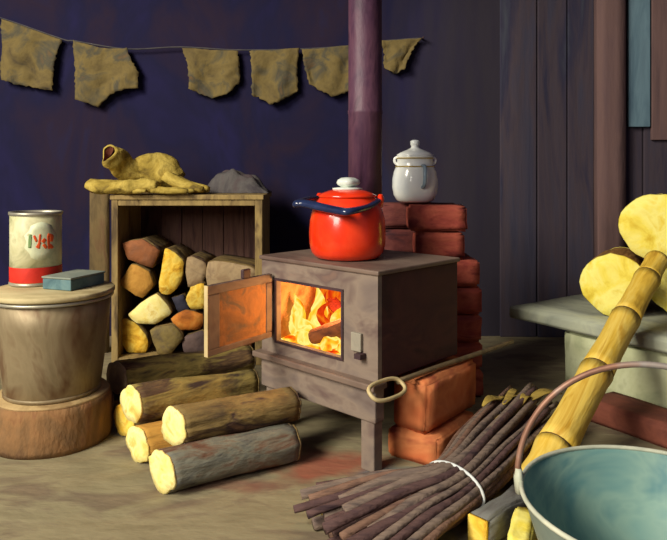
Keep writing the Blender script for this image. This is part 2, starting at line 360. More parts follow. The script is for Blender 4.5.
o = obj('flames', bm, flm_y); tag(o, 'yellow flames licking up around the log in the stove', 'fire', kind='stuff')
bm = bmesh.new()
for q, (u, v, h, r, l) in enumerate(((.44, .24, .23, .06, -.01), (.38, .27, .22, .06, .0), (.32, .285, .23, .055, .01), (.24, .29, .23, .055, .0), (.17, .285, .22, .05, .0), (.41, .2, .21, .035, -.04), (.13, .25, .22, .05, .0), (.35, .13, .13, .022, -.02))):
    flame(bm, u, v, OZ0+.005, h, r, l, q*2.3+.4)
o = obj('flames', bm, flm_r); tag(o, 'red flames at the back of the stove firebox', 'fire', kind='stuff')

def log(name, label, A, B, r0, r1, bark, cut, seed, group=None, cat='log', rough=.10, cut2=None, n=30, m=18, sq_=1.0, skew=0):
    A, B = Vector(A), Vector(B); L = (B-A).length
    t = thing(name, label, cat, A, along(B-A), group)
    so = seed*5.3
    def rad(th, x, f=1):
        base = r0+(r1-r0)*x/L
        c = Vector((math.cos(th), math.sin(th), 0))
        return f*base*(1+rough*.9*noise.noise(Vector((c.x*1.2+so, c.y*1.2, x*2.2)))+rough*.55*noise.noise(Vector((c.x*4+so, c.y*4, x*5)))+rough*.25*noise.noise(Vector((c.x*10+so, c.y*10, x*14))))
    bm = bmesh.new(); rings = []
    for i in range(m+1):
        x = L*i/m; sk = skew*(1-i/m)
        rings.append([bm.verts.new(Vector((x-sk*rad(2*math.pi*k/n, x)*math.cos(2*math.pi*k/n), rad(2*math.pi*k/n, x)*math.cos(2*math.pi*k/n), sq_*rad(2*math.pi*k/n, x)*math.sin(2*math.pi*k/n)))) for k in range(n)])
    for a, b in zip(rings, rings[1:]):
        for k in range(n): bm.faces.new((a[k], a[(k+1) % n], b[(k+1) % n], b[k]))
    bm.faces.new(rings[0][::-1]); bm.faces.new(rings[-1])
    o = obj('bark', bm, bark, t)
    for f in o.data.polygons:
        if len(f.vertices) > 4: f.use_smooth = False
    for x, s in ((0, -1), (L, 1)):
        bm = bmesh.new()
        R = [[bm.verts.new((x+s*dx-(skew if s < 0 else 0)*rad(2*math.pi*k/n, x, f)*math.cos(2*math.pi*k/n), rad(2*math.pi*k/n, x, f)*math.cos(2*math.pi*k/n), sq_*rad(2*math.pi*k/n, x, f)*math.sin(2*math.pi*k/n))) for k in range(n)] for dx, f in ((-.002, 1.012), (.004, .985), (.006, .6))]
        for a, b in zip(R, R[1:]):
            for k in range(n): bm.faces.new((a[k], a[(k+1) % n], b[(k+1) % n], b[k]))
        c = bm.verts.new((x+s*.006, 0, 0))
        for k in range(n): bm.faces.new((R[-1][k], R[-1][(k+1) % n], c))
        bm.faces.new(R[0][::-1])
        obj('cut_end', bm, cut if s < 0 else (cut2 or cut), t)
    return t
CHAR = mat('charred_wood', [(70, 34, 18), (120, 66, 30), (96, 50, 24)], (6, 20, 20), .9, .4)
log('burning_log', 'brown log slanting up to the right inside the burning stove', sw(.33, .06, OZ0+.022), sw(.125, .10, OZ0+.105), .026, .032, CHAR, CHAR, 3, rough=.12)
log('burning_log', 'short dark red log at the back of the burning stove', sw(.41, .215, OZ0+.115), sw(.30, .2, OZ0+.06), .024, .022, mat('ember_wood', [(90, 20, 10), (150, 40, 16)], (9, 20, 20), .9, .4), CHAR, 5, rough=.2)

# stovepipe
pp = thing('stovepipe', 'dark purple iron stovepipe rising from the back of the stove', 'stovepipe', (.1165, 2.446, .602))
prof = [(.0615, 0), (.0615, .5), (.0635, .505), (.0635, .515), (.0615, .52), (.0615, 1.1), (.0635, 1.105), (.0635, 1.115), (.0615, 1.12), (.0615, 1.995)]
obj('pipe', lathe(prof, 32, .03, 2), PIPE, pp)
obj('pipe_collar', lathe([(.068, 0), (.07, .006), (.066, .02), (.0625, .022)], 32), IRON_DARK, pp)

# ------------------------------------------------------------------ red pot
pc = Vector((.047, 2.252, .6025))
pot = thing('enamel_pot', 'shiny red enamel pot with navy bail handle on the stove', 'pot', pc)
obj('pot_body', lathe([(.092, 0), (.110, .006), (.123, .022), (.129, .05), (.130, .09), (.127, .13), (.119, .165), (.107, .188), (.097, .2), (.094, .206), (.086, .206)], 48), RED, pot)
lidp = obj('pot_lid', lathe([(.098, .206), (.099, .211), (.088, .219), (.06, .229), (.03, .234), (.012, .235)], 48), RED, pot)
obj('lid_plate', lathe([(.05, .2305), (.051, .2365), (.03, .239)], 32), WHITE, lidp, label='white collar under the lid knob')
obj('lid_knob', lathe([(.022, .236), (.024, .242), (.034, .247), (.038, .255), (.034, .264), (.022, .271), (.006, .273)], 28, .30, 4), WHITE, lidp, label='white lumpy lid knob')
ER, EL = Vector((.106, -.012, .192)), Vector((-.098, .10, .192))
ER = Vector((.112, -.01, .19)); ax = Vector((.87, -.49, 0)); EL = ER-ax*.236
fw = Vector((-.50, -.866, 0))
for E in (ER, EL):
    c = Vector((0, 0, E.z)); d = (E-c).normalized()
    bmx = tube([E-d*.03+Vector((0, 0, -.035)), E-d*.006+Vector((0, 0, -.01)), E+Vector((0, 0, .012)), E+Vector((0, 0, .026))], [.024, .026, .022, .012], 10, flat=.6)
    obj('ear', bmx, RED, pot)
b1 = ER+fw*.195+Vector((0, 0, -.022)); b2 = EL+fw*.165-ax*.008+Vector((0, 0, -.004))
hp_ = smooth_path([ER+Vector((0, 0, .01)), ER+fw*.09+Vector((0, 0, -.012)), b1+ax*-.012, b1-ax*.05, b2+ax*.05, b2+ax*.015, EL+fw*.07-ax*.008+Vector((0, 0, .006)), EL+Vector((0, 0, .01))], 6)
obj('bail_handle', tube(hp_, [.010+.0075*math.sin(math.pi*i/(len(hp_)-1)) for i in range(len(hp_))], 12, flat=.75), NAVY, pot)

# ------------------------------------------------------------------ brick pillar behind the stove, with the white jar
RH = .1095
front = [(.300, .532), (.330, .522), (.345, .578), (.362, .590), (.356, .586), (.350, .590), (.356, .594)]
names = ['red brick at the top front of the pillar, under the white jar', 'second red brick from the top at the front of the pillar',
         'third brick from the top of the pillar, jutting right past the stove', 'fourth brick from the top of the pillar, upright edge right of stove',
         'fifth brick from the top of the pillar, low behind the stove', 'sixth brick from the top of the pillar, behind the stove leg and poker', 'bottom front brick of the pillar, on the floor behind the stove']
def brick(label, lo, hi, seed, m, group=None, loc=(0, 0, 0), rot=None, amp=.0045):
    o = obj('brick', rough_box(lo, hi, amp, seed), m)
    o.location = loc
    if rot is not None: o.rotation_mode = 'QUATERNION'; o.rotation_quaternion = rot
    return tag(o, label, 'brick', group)
for i, (x0, x1) in enumerate(front):
    z = RH*(6-i)
    brick(names[i], (-(x1-x0)/2, -.065, 0), ((x1-x0)/2, .065, RH-.007), i+1, BRICK, 'bricks of the pillar', ((x0+x1)/2, 2.69+.006*(i % 2), z))
BRICK_SHADED = mat('brick_shaded', [(60, 30, 34), (92, 44, 42), (104, 54, 48), (72, 36, 38)], (7, 7, 14), .9, .4)  # darker copy of the pillar brick, with the shade at the back painted in
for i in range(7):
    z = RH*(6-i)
    brick('dark red brick at the back of the pillar, behind the front bricks' if i else 'dark red brick at the top back of the pillar, left of the jar base', (-.16, -.065, 0), (.16, .065, RH-.007), i+11, BRICK_SHADED, 'bricks at the back of the pillar', (.36 if i < 2 else .42, 2.835, z))
jar = thing('porcelain_jar', 'white porcelain lidded jar with gold bands on top of the brick pillar', 'jar', (.339, 2.765, RH*7+.001))
obj('jar_body', lathe([(.062, 0), (.076, .006), (.089, .03), (.0945, .06), (.094, .095), (.088, .125), (.08, .145), (.0745, .155), (.0745, .185), (.078, .19), (.07, .19)], 44), PORC, jar)
jl = obj('jar_lid', lathe([(.074, .19), (.076, .196), (.06, .206), (.035, .216), (.018, .224), (.0155, .232), (.019, .238), (.0195, .252), (.014, .257), (.004, .258)], 36), PORC, jar)
for (r, z) in ((.0762, .181), (.0815, .147)):
    obj('gold_band', lathe([(r-.003, z-.0025), (r+.0006, z-.002), (r+.0006, z+.002), (r-.003, z+.0025)], 44, closed_bottom=False, closed_top=False), GOLD, jar)
hpth = smooth_path([(.022, -.078, .150), (.026, -.108, .145), (.026, -.118, .11), (.024, -.112, .075), (.02, -.092, .062)], 6)
obj('jar_handle', tube(hpth, .0075, 10), BLUEGREY, jar, label='blue-grey loop handle facing forward')
for s in (-1, 1):
    obj('jar_lug', tube(smooth_path([(s*.074, .0, .155), (s*.084, 0, .166), (s*.083, 0, .18), (s*.073, 0, .186)], 5), .006, 8), PORC, jar)

# ------------------------------------------------------------------ two big bricks and the poker beside the stove
lq = along(va)
o = brick('lower of two big orange bricks on the floor right of stove leg', (0, 0, 0), (.285, .172, .09), 31, BRICK_OR, 'big bricks beside the stove', gnd(437, 470), along((.58, .815, 0)), .004)
o = brick('upper of two big orange bricks, on edge under the poker', (0, 0, 0), (.33, .126, .158), 32, BRICK_OR, 'big bricks beside the stove', (.283, 2.012, .094), along((.63, .777, 0)), .004)
PZ = .269
pk = thing('poker', 'long iron poker with a loop handle lying along the stove base', 'poker', sw(-.03, -.03, PZ), along(va))
rod = [(.085, 0, 0), (.3, .004, -.002), (.5, 0, -.004), (.76, -.004, -.004)]
obj('poker_rod', tube(smooth_path(rod, 5), .0085, 8), POKER, pk)
loop = []
for i in range(28):
    a = 2*math.pi*i/28; cx_, cy_ = math.cos(a), math.sin(a)
    loop.append((.02+.072*math.copysign(abs(cx_)**.7, cx_), -.014+.024*math.copysign(abs(cy_)**.7, cy_)*(1), -.004+.018*math.copysign(abs(cy_)**.7, cy_)))
obj('loop_handle', tube(loop, .0062, 8, closed=True), POKERL, pk, label='pale bare-metal loop handle')

# ------------------------------------------------------------------ crate of split logs
CY, CX0, CX1, CZ = 3.06, -1.02, -.332, .785
cr = thing('wooden_crate', 'tall wooden crate stood open side forward, full of split logs', 'crate', ((CX0+CX1)/2, CY+.2, 0))
def cb(x0, x1, y0, y1, z0, z1):
    bm = bmesh.new(); box(bm, (x0-(CX0+CX1)/2, y0-.2, z0), (x1-(CX0+CX1)/2, y1-.2, z1)); return bm
obj('side_panel', cb(CX0, CX0+.022, .02, .4, 0, CZ-.02), CRATE, cr, smooth=False, bevel=.003)
obj('side_panel', cb(CX1-.022, CX1, .02, .4, 0, CZ-.02), CRATE, cr, smooth=False, bevel=.003)
obj('front_post', cb(CX0-.004, CX0+.026, 0, .022, 0, CZ-.02), CRATE, cr, smooth=False, bevel=.003)
obj('front_post', cb(CX1-.030, CX1+.004, 0, .022, 0, CZ-.02), CRATE, cr, smooth=False, bevel=.003)
bm = bmesh.new(); w = (CX1-CX0-.044)/6
for i in range(6):
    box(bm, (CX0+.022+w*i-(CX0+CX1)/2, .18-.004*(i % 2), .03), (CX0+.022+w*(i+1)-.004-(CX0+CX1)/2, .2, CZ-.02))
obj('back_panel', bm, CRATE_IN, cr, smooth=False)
obj('top_panel', cb(CX0-.01, CX1+.01, -.006, .4, CZ-.022, CZ), CRATE, cr, smooth=False, bevel=.003)
obj('top_rail', cb(CX0+.026, CX1-.030, .002, .02, CZ-.05, CZ-.022), CRATE, cr, smooth=False, bevel=.003)
obj('bottom_panel', cb(CX0+.022, CX1-.022, .005, .4, .0, .032), CRATE, cr, smooth=False, bevel=.003)
o = obj('wooden_board', rough_box((-.046, -.014, 0), (.046, .014, .80), .002, 9, 3), mat('old_board', [(70, 58, 40), (108, 90, 58), (96, 64, 48)], (14, 14, 4), .9, .35)); o.location = (-1.155, 3.28, 0)
tag(o, 'narrow olive wooden board standing upright against the left side of the crate', 'board')

def split_log(label, poly, Y, depth, cut, bark, seed, grow=1.05):
    P = [at(a, b, Y) for a, b in poly]
    cx_ = sum(p.x for p in P)/len(P); cz_ = sum(p.z for p in P)/len(P)
    P = [Vector((cx_+(p.x-cx_)*grow, 0, max(.034, cz_+(p.z-cz_)*grow))) for p in P]
    zb = min(p.z for p in P)
    t = thing('split_log', label, 'log', (cx_, Y, zb), None, 'split logs in the crate')
    Q = []; N_ = len(P); rnd_ = (seed*.37) % .6+.25
    for i in range(len(P)):                        # subdivide the outline and roughen it
        a, b = P[i], P[(i+1) % len(P)]
        for j in range(4):
            t_ = j/4; q = a.lerp(b, t_); z_, y_ = P[i-1], P[(i+2) % N_]
            cr_ = .5*((2*a)+(b-z_)*t_+(2*z_-5*a+4*b-y_)*t_*t_+(3*a-z_-3*b+y_)*t_**3); q = q.lerp(cr_, rnd_); q.z = max(.034, q.z)
            q += Vector((noise.noise((q.x*30, q.z*30, seed)), 0, noise.noise((q.x*30+9, q.z*30, seed))))*.007
            Q.append(Vector((q.x-cx_, 0, max(0, q.z-zb))))
    m = 6; bm = bmesh.new(); rings = []
    for i in range(m+1):
        y = depth*i/m
        rings.append([bm.verts.new((q.x*(1-.06*i/m)+.004*noise.noise((q.x*20, y*20, seed)), y, q.z*(1-.04*i/m)+.003*abs(noise.noise((q.z*20, y*20, seed))))) for q in Q])
    n = len(Q)
    for a, b in zip(rings, rings[1:]):
        for k in range(n): bm.faces.new((a[k], a[(k+1) % n], b[(k+1) % n], b[k]))
    bm.faces.new(rings[-1])
    bm.faces.new(rings[0][::-1])
    obj('bark', bm, bark, t)
    bm = bmesh.new(); c0 = sum(Q, Vector())/n; R = []
    for f, y in ((1.0, .001), (.97, -.006), (.5, -.010)):
        R.append([bm.verts.new((c0.x+(q.x-c0.x)*f, y+.004*noise.noise((q.x*25, q.z*25, seed)), c0.z+(q.z-c0.z)*f)) for q in Q])
    for a, b in zip(R, R[1:]):
        for k in range(n): bm.faces.new((a[k], a[(k+1) % n], b[(k+1) % n], b[k]))
    bm.faces.new(R[-1]); bm.faces.new(R[0][::-1])
    obj('cut_end', bm, cut, t)
SL = [
 ('reddish brown split log at the top left of the crate', [(122, 243), (142, 239), (160, 250), (152, 268), (128, 259)], CUT_BROWN),
 ('ochre five-sided split log at the left of the crate, second down', [(120, 284), (132, 264), (149, 271), (153, 285), (142, 298)], mat('cut_ochre', [(150, 104, 40), (196, 144, 62), (176, 124, 50)], (14, 14, 14), .8, .3)),
 ('bright yellow half-round split log standing on end in mid crate', [(165, 249), (175, 252), (184, 263), (181, 281), (171, 295), (159, 292)], CUT_YELLOW),
 ('dull grey-brown split log at the upper right of the crate pile', [(187, 257), (206, 263), (204, 282), (188, 287)], CUT_DULL),
 ('yellow split log beside the open stove door, right in the crate', [(191, 287), (204, 283), (207, 309), (191, 309), (185, 300)], CUT_YELLOW),
 ('pale yellow fan-shaped split log at the middle left of the crate', [(128, 314), (156, 293), (172, 312), (156, 324), (137, 323)], CUT),
 ('orange split log low in the crate beside the stove door', [(171, 319), (185, 310), (203, 314), (200, 329), (180, 330)], CUT_ORANGE),
 ('yellow-edged split log at the bottom left corner of the crate', [(122, 320), (135, 322), (148, 338), (146, 357), (130, 357), (122, 343)], CUT_YELLOW),
 ('olive grey split log at the bottom middle of the crate', [(150, 330), (173, 324), (183, 338), (170, 356), (158, 356)], CUT_OLIVE),
 ('purple-grey split log at the bottom right of the crate pile', [(183, 338), (202, 330), (212, 345), (210, 357), (185, 357)], mat('cut_grey', [(84, 70, 70), (112, 92, 86)], (14, 14, 14), .8, .3)),
 ('wide beige-grey split log above the open stove door', [(208, 262), (240, 264), (256, 270), (254, 291), (210, 291)], CUT_DULL),
 ('dark blue-grey split log in the middle of the crate', [(172, 298), (184, 294), (190, 310), (178, 312)], mat('cut_bluegrey', [(40, 42, 58), (58, 56, 70)], (14, 14, 14), .8, .3)),
 ('big brown split log hidden behind the open stove door', [(213, 294), (248, 294), (251, 357), (214, 357)], CUT_BROWN)]
for i, (lb, poly, m_) in enumerate(SL):
    split_log(lb, poly, 3.11+.012*((i*5) % 4), .28, m_, BARK, i*3.7, 1.0)

# gloves and cloth on the crate
def glove(label, path, widths, heights, fingers, seed, roll=0):
    """work glove: a soft sleeve along a path, open at the cuff, fingers at the far end"""
    base = Vector(path[0]); t = thing('work_glove', label, 'glove', (base.x, base.y, CZ))
    off = Vector((base.x, base.y, CZ))
    pts = smooth_path(path, 6); m = len(pts); n = 28
    def interp(a, s):
        x = s*(len(a)-1); i = min(int(x), len(a)-2); return a[i]+(a[i+1]-a[i])*(x-i)
    bm = bmesh.new(); rings = []; frames = []
    for i, p in enumerate(pts):
        d = (pts[min(i+1, m-1)]-pts[max(i-1, 0)]).normalized()
        a = Vector((0, 0, 1)).cross(d).normalized(); b = d.cross(a)
        s = i/(m-1); w, h = interp(widths, s), interp(heights, s); ring = []
        frames.append((p, d, a, b, w, h))
        for k in range(n):
            th = 2*math.pi*k/n
            q = p+a*w*math.cos(th)+b*h*math.sin(th)
            q += .02*noise.noise_vector(q*11+Vector((seed, 0, 0)))+.008*noise.noise_vector(q*28+Vector((seed, 0, 0)))
            q.z = max(q.z, CZ+.002) if q.y > CY-.01 else q.z
            ring.append(bm.verts.new(q-off))
        rings.append(ring)
    for A, B in zip(rings, rings[1:]):
        for k in range(n): bm.faces.new((A[k], A[(k+1) % n], B[(k+1) % n], B[k]))
    bm.faces.new(rings[-1])
    # rolled cuff and an inside
    c0 = pts[0]-off; inner = [bm.verts.new(c0+(v.co-c0)*.80) for v in rings[0]]
    deep = [bm.verts.new((rings[3][k].co-(pts[3]-off))*.72+(pts[3]-off)) for k in range(n)]
    for k in range(n):
        bm.faces.new((rings[0][k], inner[k], inner[(k+1) % n], rings[0][(k+1) % n]))
    obj('glove_body', bm, GLOVE, t)
    bm2 = bmesh.new()
    i2 = [bm2.verts.new(v.co.copy()) for v in inner] if False else None
    bm2.free()
    bm2 = bmesh.new()
    R0 = [bm2.verts.new(c0+(Vector(co)-c0)) for co in [c0+(f-c0)*.81 for f in RINGS0(frames[0], off, n)]]
    p3 = pts[3]-off; R1 = [bm2.verts.new(p3+(f-p3)*.7) for f in RINGS0(frames[3], off, n)]
    for k in range(n): bm2.faces.new((R0[k], R0[(k+1) % n], R1[(k+1) % n], R1[k]))
    bm2.faces.new(R1)
    obj('cuff_lining', bm2, LINING_RED, t, label='reddish inside of the open cuff')
    for q, f in enumerate(fingers):
        pth = smooth_path([Vector(x)-off for x in f[0]], 5)
        obj('thumb' if f[1] == 't' else 'finger', tube(pth, [f[2]*(1-.45*(i/(len(pth)-1))**3) for i in range(len(pth))], 10, wob=.35, seed=seed+q, flat=.8), GLOVE, t)
    return t
def RINGS0(fr, off, n):
    p, d, a, b, w, h = fr
    return [p+a*w*math.cos(2*math.pi*k/n)+b*h*math.sin(2*math.pi*k/n)-off for k in range(n)]
YG = 3.17
def g2(px, py, Y=YG): return at(px, py, Y)
fz = lambda px, Y, r: Vector(((px-CX)/F*Y, Y, CZ+r))
glove('limp yellow leather work glove lying flat over the crate top edge', [fz(94, 3.12, .035), fz(112, 3.09, .035), fz(135, 3.08, .035), fz(158, 3.09, .03)],
      [.055, .07, .075, .065], [.036, .036, .034, .03],
      [([fz(152, 3.04, .025), fz(172, 3.03, .02), fz(188, 3.03, .018)], 'f', .020), ([fz(152, 3.09, .025), fz(174, 3.085, .02), fz(194, 3.085, .018)], 'f', .020), ([fz(150, 3.14, .025), fz(170, 3.14, .02), fz(186, 3.15, .018)], 'f', .019), ([fz(118, 3.06, .02), fz(134, 3.03, .02), fz(146, 3.02, .02)], 't', .018)], 2.2)
glove('bulky yellow leather work glove propped with its cuff open upward', [at(108, 153, 3.07), at(119, 163, 3.13), at(134, 172, 3.19), at(150, 170, 3.22), at(164, 172, 3.23), at(178, 181, 3.23)],
      [.030, .038, .05, .068, .068, .05], [.050, .056, .055, .085, .078, .045],
      [([at(166, 176, 3.17), fz(186, 3.14, .038), fz(203, 3.12, .022)], 'f', .034), ([at(170, 176, 3.20), fz(190, 3.19, .038), fz(209, 3.18, .022)], 'f', .034), ([at(168, 176, 3.24), fz(184, 3.22, .036), fz(196, 3.22, .02)], 'f', .03)], 5.1)
# folded grey cloth
bm = bmesh.new(); nx, ny = 34, 20; gx0, gx1, gy0, gy1 = -.67, -.32, 3.25, 3.45
top, bot = [], []
for i in range(nx+1):
    for j in range(ny+1):
        s, t_ = i/nx, j/ny
        px_ = gx0+(gx1-gx0)*s+.012*noise.noise((t_*4, 0, 1)); py_ = gy0+(gy1-gy0)*t_+.012*noise.noise((s*4, 2, 1))
        e = min(s, 1-s, t_, 1-t_)
        hgt = (.02+.085*math.exp(-((s-.40)/.26)**2)+.045*math.exp(-((s-.75)/.16)**2)+.03*noise.noise((s*5, t_*4, 8)))*min(1, e*6)**.5+.012*noise.noise((s*9, t_*6, 3))*min(1, e*6)
        top.append(bm.verts.new((px_, py_, max(.004, hgt)+.001))); bot.append(bm.verts.new((px_, py_, 0)))
W_ = ny+1
for i in range(nx):
    for j in range(ny):
        a = i*W_+j
        bm.faces.new((top[a], top[a+W_], top[a+W_+1], top[a+1])); bm.faces.new((bot[a], bot[a+1], bot[a+W_+1], bot[a+W_]))
for i in range(nx):
    for j in (0, ny): a = i*W_+j; bm.faces.new((top[a], top[a+W_], bot[a+W_], bot[a]))
for j in range(ny):
    for i in (0, nx): a = i*W_+j; bm.faces.new((top[a], top[a+1], bot[a+1], bot[a]))
o = obj('folded_cloth', bm, GREYCLOTH); o.location = (0, 0, CZ+.001)
tag(o, 'crumpled dark grey cloth heaped on the crate top beside the gloves', 'cloth')

# ------------------------------------------------------------------ bucket on a stump, tin and blue box
bc = Vector(((53-CX)/F*2.25, 2.25, 0))
stp = thing('wood_stump', 'short thick wood stump on the floor under the metal bucket', 'stump', bc)
obj('bark', lathe([(.192, 0), (.197, .02), (.193, .07), (.192, .12), (.186, .150)], 56, .05, 3), STUMPB, stp)
obj('cut_top', lathe([(.187, .148), (.181, .155), (.1, .156)], 56, .05, 3), STUMPT, stp)
bk = thing('metal_bucket', 'battered galvanised metal bucket standing on the wood stump', 'bucket', bc+Vector((0, 0, .1565)))
obj('bucket_body', lathe([(.148, 0), (.152, .004), (.166, .11), (.180, .23), (.189, .318), (.184, .318)], 52, .012, 1), GALV, bk)
obj('rim', tube([(.191*math.cos(2*math.pi*i/48), .191*math.sin(2*math.pi*i/48), .318) for i in range(48)], .006, 8, closed=True), METAL, bk)
obj('foot_ring', lathe([(.150, 0), (.1545, .001), (.1555, .012), (.152, .013)], 48, closed_bottom=False, closed_top=False), GALV, bk)
LZ = .1565+.3265
o = obj('round_lid', lathe([(.196, 0), (.200, .004), (.200, .014), (.196, .018), (.1, .0185)], 52), LID); o.location = bc+Vector((0, 0, LZ))
tag(o, 'flat round pale wooden lid covering the metal bucket', 'lid')
TZ = LZ+.0195
tcx = Vector(((36-CX)/F*2.335, 2.335, TZ)); TR, TH = .0845, .252
tin = thing('tin_can', 'tall cream tin with red base band and red marks on bucket lid', 'tin', tcx)
obj('tin_body', lathe([(TR, .008), (TR, TH-.012), (TR-.003, TH-.01)], 48), TIN, tin)
obj('red_band', lathe([(TR+.0008, .012), (TR+.0012, .014), (TR+.0012, .062), (TR+.0008, .064)], 48, closed_bottom=False, closed_top=False), TIN_RED, tin)
obj('bottom_rim', lathe([(TR-.002, 0), (TR+.003, .001), (TR+.003, .009), (TR-.002, .011)], 48), METAL, tin)
obj('top_rim', lathe([(TR-.003, TH-.014), (TR+.004, TH-.010), (TR+.004, TH), (TR-.006, TH), (TR-.006, TH-.008)], 48, closed_bottom=False, closed_top=False), METAL, tin)
obj('tin_lid', lathe([(TR-.004, TH-.012), (TR-.006, TH-.007), (.02, TH-.006)], 44), TINTOP, tin)
def patch(pts, lift, name, m, parent, seed=0):
    """a printed shape wrapped on the can; pts are (image x, image y) on the tin's front"""
    face = math.atan2(-tcx.y, -tcx.x)
    bm = bmesh.new(); V = []
    n = len(pts)
    c = (sum(p[0] for p in pts)/n, sum(p[1] for p in pts)/n)
    def q(p, R):
        s = max(-.98, min(.98, (p[0]-36)/26)); a = face+math.asin(s)
        return Vector((R*math.cos(a), R*math.sin(a), TH-(p[1]-211)/72*TH))
    rings = []
    for f in (1, .66, .33):
        rings.append([bm.verts.new(q((c[0]+(p[0]-c[0])*f, c[1]+(p[1]-c[1])*f), TR+lift)) for p in pts])
    for A, B in zip(rings, rings[1:]):
        for k in range(n): bm.faces.new((A[k], A[(k+1) % n], B[(k+1) % n], B[k]))
    bm.faces.new(rings[-1])
    o = obj(name, bm, m, parent)
    sd = o.modifiers.new('thickness', 'SOLIDIFY'); sd.thickness = .0004; sd.offset = -1
    return o
def ell(x, y, a, b, n=20, s=0): return [(x+a*math.cos(2*math.pi*i/n)*(1+.1*math.sin(3*i+s)), y+b*math.sin(2*math.pi*i/n)) for i in range(n)]
def stroke(x0, y0, x1, y1, w):
    dx, dy = x1-x0, y1-y0; L = math.hypot(dx, dy); nx_, ny_ = -dy/L*w/2, dx/L*w/2
    return [(x0+nx_, y0+ny_), ((x0+x1)/2+nx_*1.2, (y0+y1)/2+ny_*1.2), (x1+nx_, y1+ny_), (x1-nx_, y1-ny_), ((x0+x1)/2-nx_*1.2, (y0+y1)/2-ny_*1.2), (x0-nx_, y0-ny_)]
lp = patch(ell(41, 239, 15.5, 19), .0008, 'pale_panel', TIN_PALE, tin)
for s in (stroke(34, 233, 36.5, 239, 2), stroke(36.5, 245, 40, 240, 2.2), stroke(40, 232, 38.5, 246, 1.8), stroke(42, 240, 45, 237, 3.2), stroke(43, 242, 46, 246, 2.6), stroke(47, 233, 52, 235, 3.2), stroke(51.5, 234, 50.5, 240, 2.8), stroke(47.5, 234, 48.5, 247, 2), stroke(49, 243, 52, 246.5, 2.6)):
    patch(s, .0016, 'printed_mark', TIN_MARK, lp)
patch(stroke(30.5, 232, 30, 245, 2.6), .0016, 'printed_mark', TIN_GREEN, lp)
bn = Vector((-.862, 2.178, TZ))
bb = thing('blue_box', 'flat blue-green box lying on the bucket lid before the tin', 'box', bn, rotz(math.atan2(.94, .35)))
obj('box_body', bx((0, 0, 0), (.165, .118, .036)), BOOK, bb, smooth=False, bevel=.003)
obj('box_cover', bx((-.003, -.003, .036), (.168, .121, .043)), BOOKTOP, bb, smooth=False, bevel=.003, label='greyer top cover')

# ------------------------------------------------------------------ log pile in front
dv = Vector((.3475, .208, 0)).normalized()
def pile(label, px, Y, zc, r0, r1, L, bark, cut, seed, dz=0, d=dv):
    A = Vector(((px-CX)/F*Y, Y, zc)); B = A+d*L+Vector((0, 0, dz))
    return log('firewood_log', label, A, B, r0, r1, bark, cut, seed, 'logs piled on the floor', rough=.23, cut2=BARK, skew=.34)
pile('frontmost log on the floor, pale yellow cut end and grey bark', 163, 1.85, .058, .058, .053, .405, BARK_GREY, CUT, 1)
pile('short pale log on the floor between the two front logs', 138, 2.045, .055, .054, .052, .34, mat('debarked_wood', [(150, 108, 46), (196, 148, 66), (170, 124, 56)], (5, 20, 20), .85, .4), CUT, 2)
pile('dark log on the floor at the back left of the log pile', 124, 2.24, .055, .055, .052, .40, BARK_OLIVE, CUT_YELLOW, 3)
pile('rearmost log on the floor under the top left log', 105, 2.45, .055, .055, .052, .42, BARK, CUT_DULL, 4)
pile('stacked log with pale yellow end just behind the frontmost log', 174, 1.945, .146, .056, .051, .39, BARK, CUT, 5, -.002)
pile('middle stacked log with yellow end and olive bark', 132, 2.14, .146, .057, .047, .43, BARK_OLIVE, CUT, 6, -.004, Vector((.85, .527, 0)))
pile('topmost left log with dull grey end, below the crate', 117, 2.40, .148, .058, .052, .52, BARK_OLIVE, CUT_DULL, 7, -.004)
A = Vector(((119-CX)/F*2.13, 2.13, .15))
# ------------------------------------------------------------------ cloths on the line
LY = 3.565
ln_pts = [(-30, 12), (1, 18), (62, 39), (75, 41), (127, 49), (180, 47), (237, 50), (300, 49), (348, 46), (383, 41), (423, 38)]
line = thing('clothesline', 'thin dark cord strung along the navy wall holding rags', 'clothesline', at(423, 38, LY))
off = at(423, 38, LY)
obj('cord', tube([p-off for p in smooth_path([at(a, b, LY) for a, b in ln_pts], 5)], .004, 6), ROPE, line)
obj('nail', tube([Vector((0, -.02, 0)), Vector((0, WALL_Y-LY+.01, 0))], .005, 8), IRON_DARK, line)
p_ = at(-30, 12, LY)-off
obj('nail', tube([p_+Vector((0, -.02, 0)), p_+Vector((0, WALL_Y-LY+.01, 0))], .005, 8), IRON_DARK, line)
def poly_at(pl, s):
    L = [0]
    for a, b in zip(pl, pl[1:]): L.append(L[-1]+math.hypot(a[0]-b[0], a[1]-b[1]))
    x = s*L[-1]
    for i in range(len(pl)-1):
        if x <= L[i+1]+1e-9:
            f = (x-L[i])/max(1e-9, L[i+1]-L[i]); return (pl[i][0]+(pl[i+1][0]-pl[i][0])*f, pl[i][1]+(pl[i+1][1]-pl[i][1])*f)
    return pl[-1]
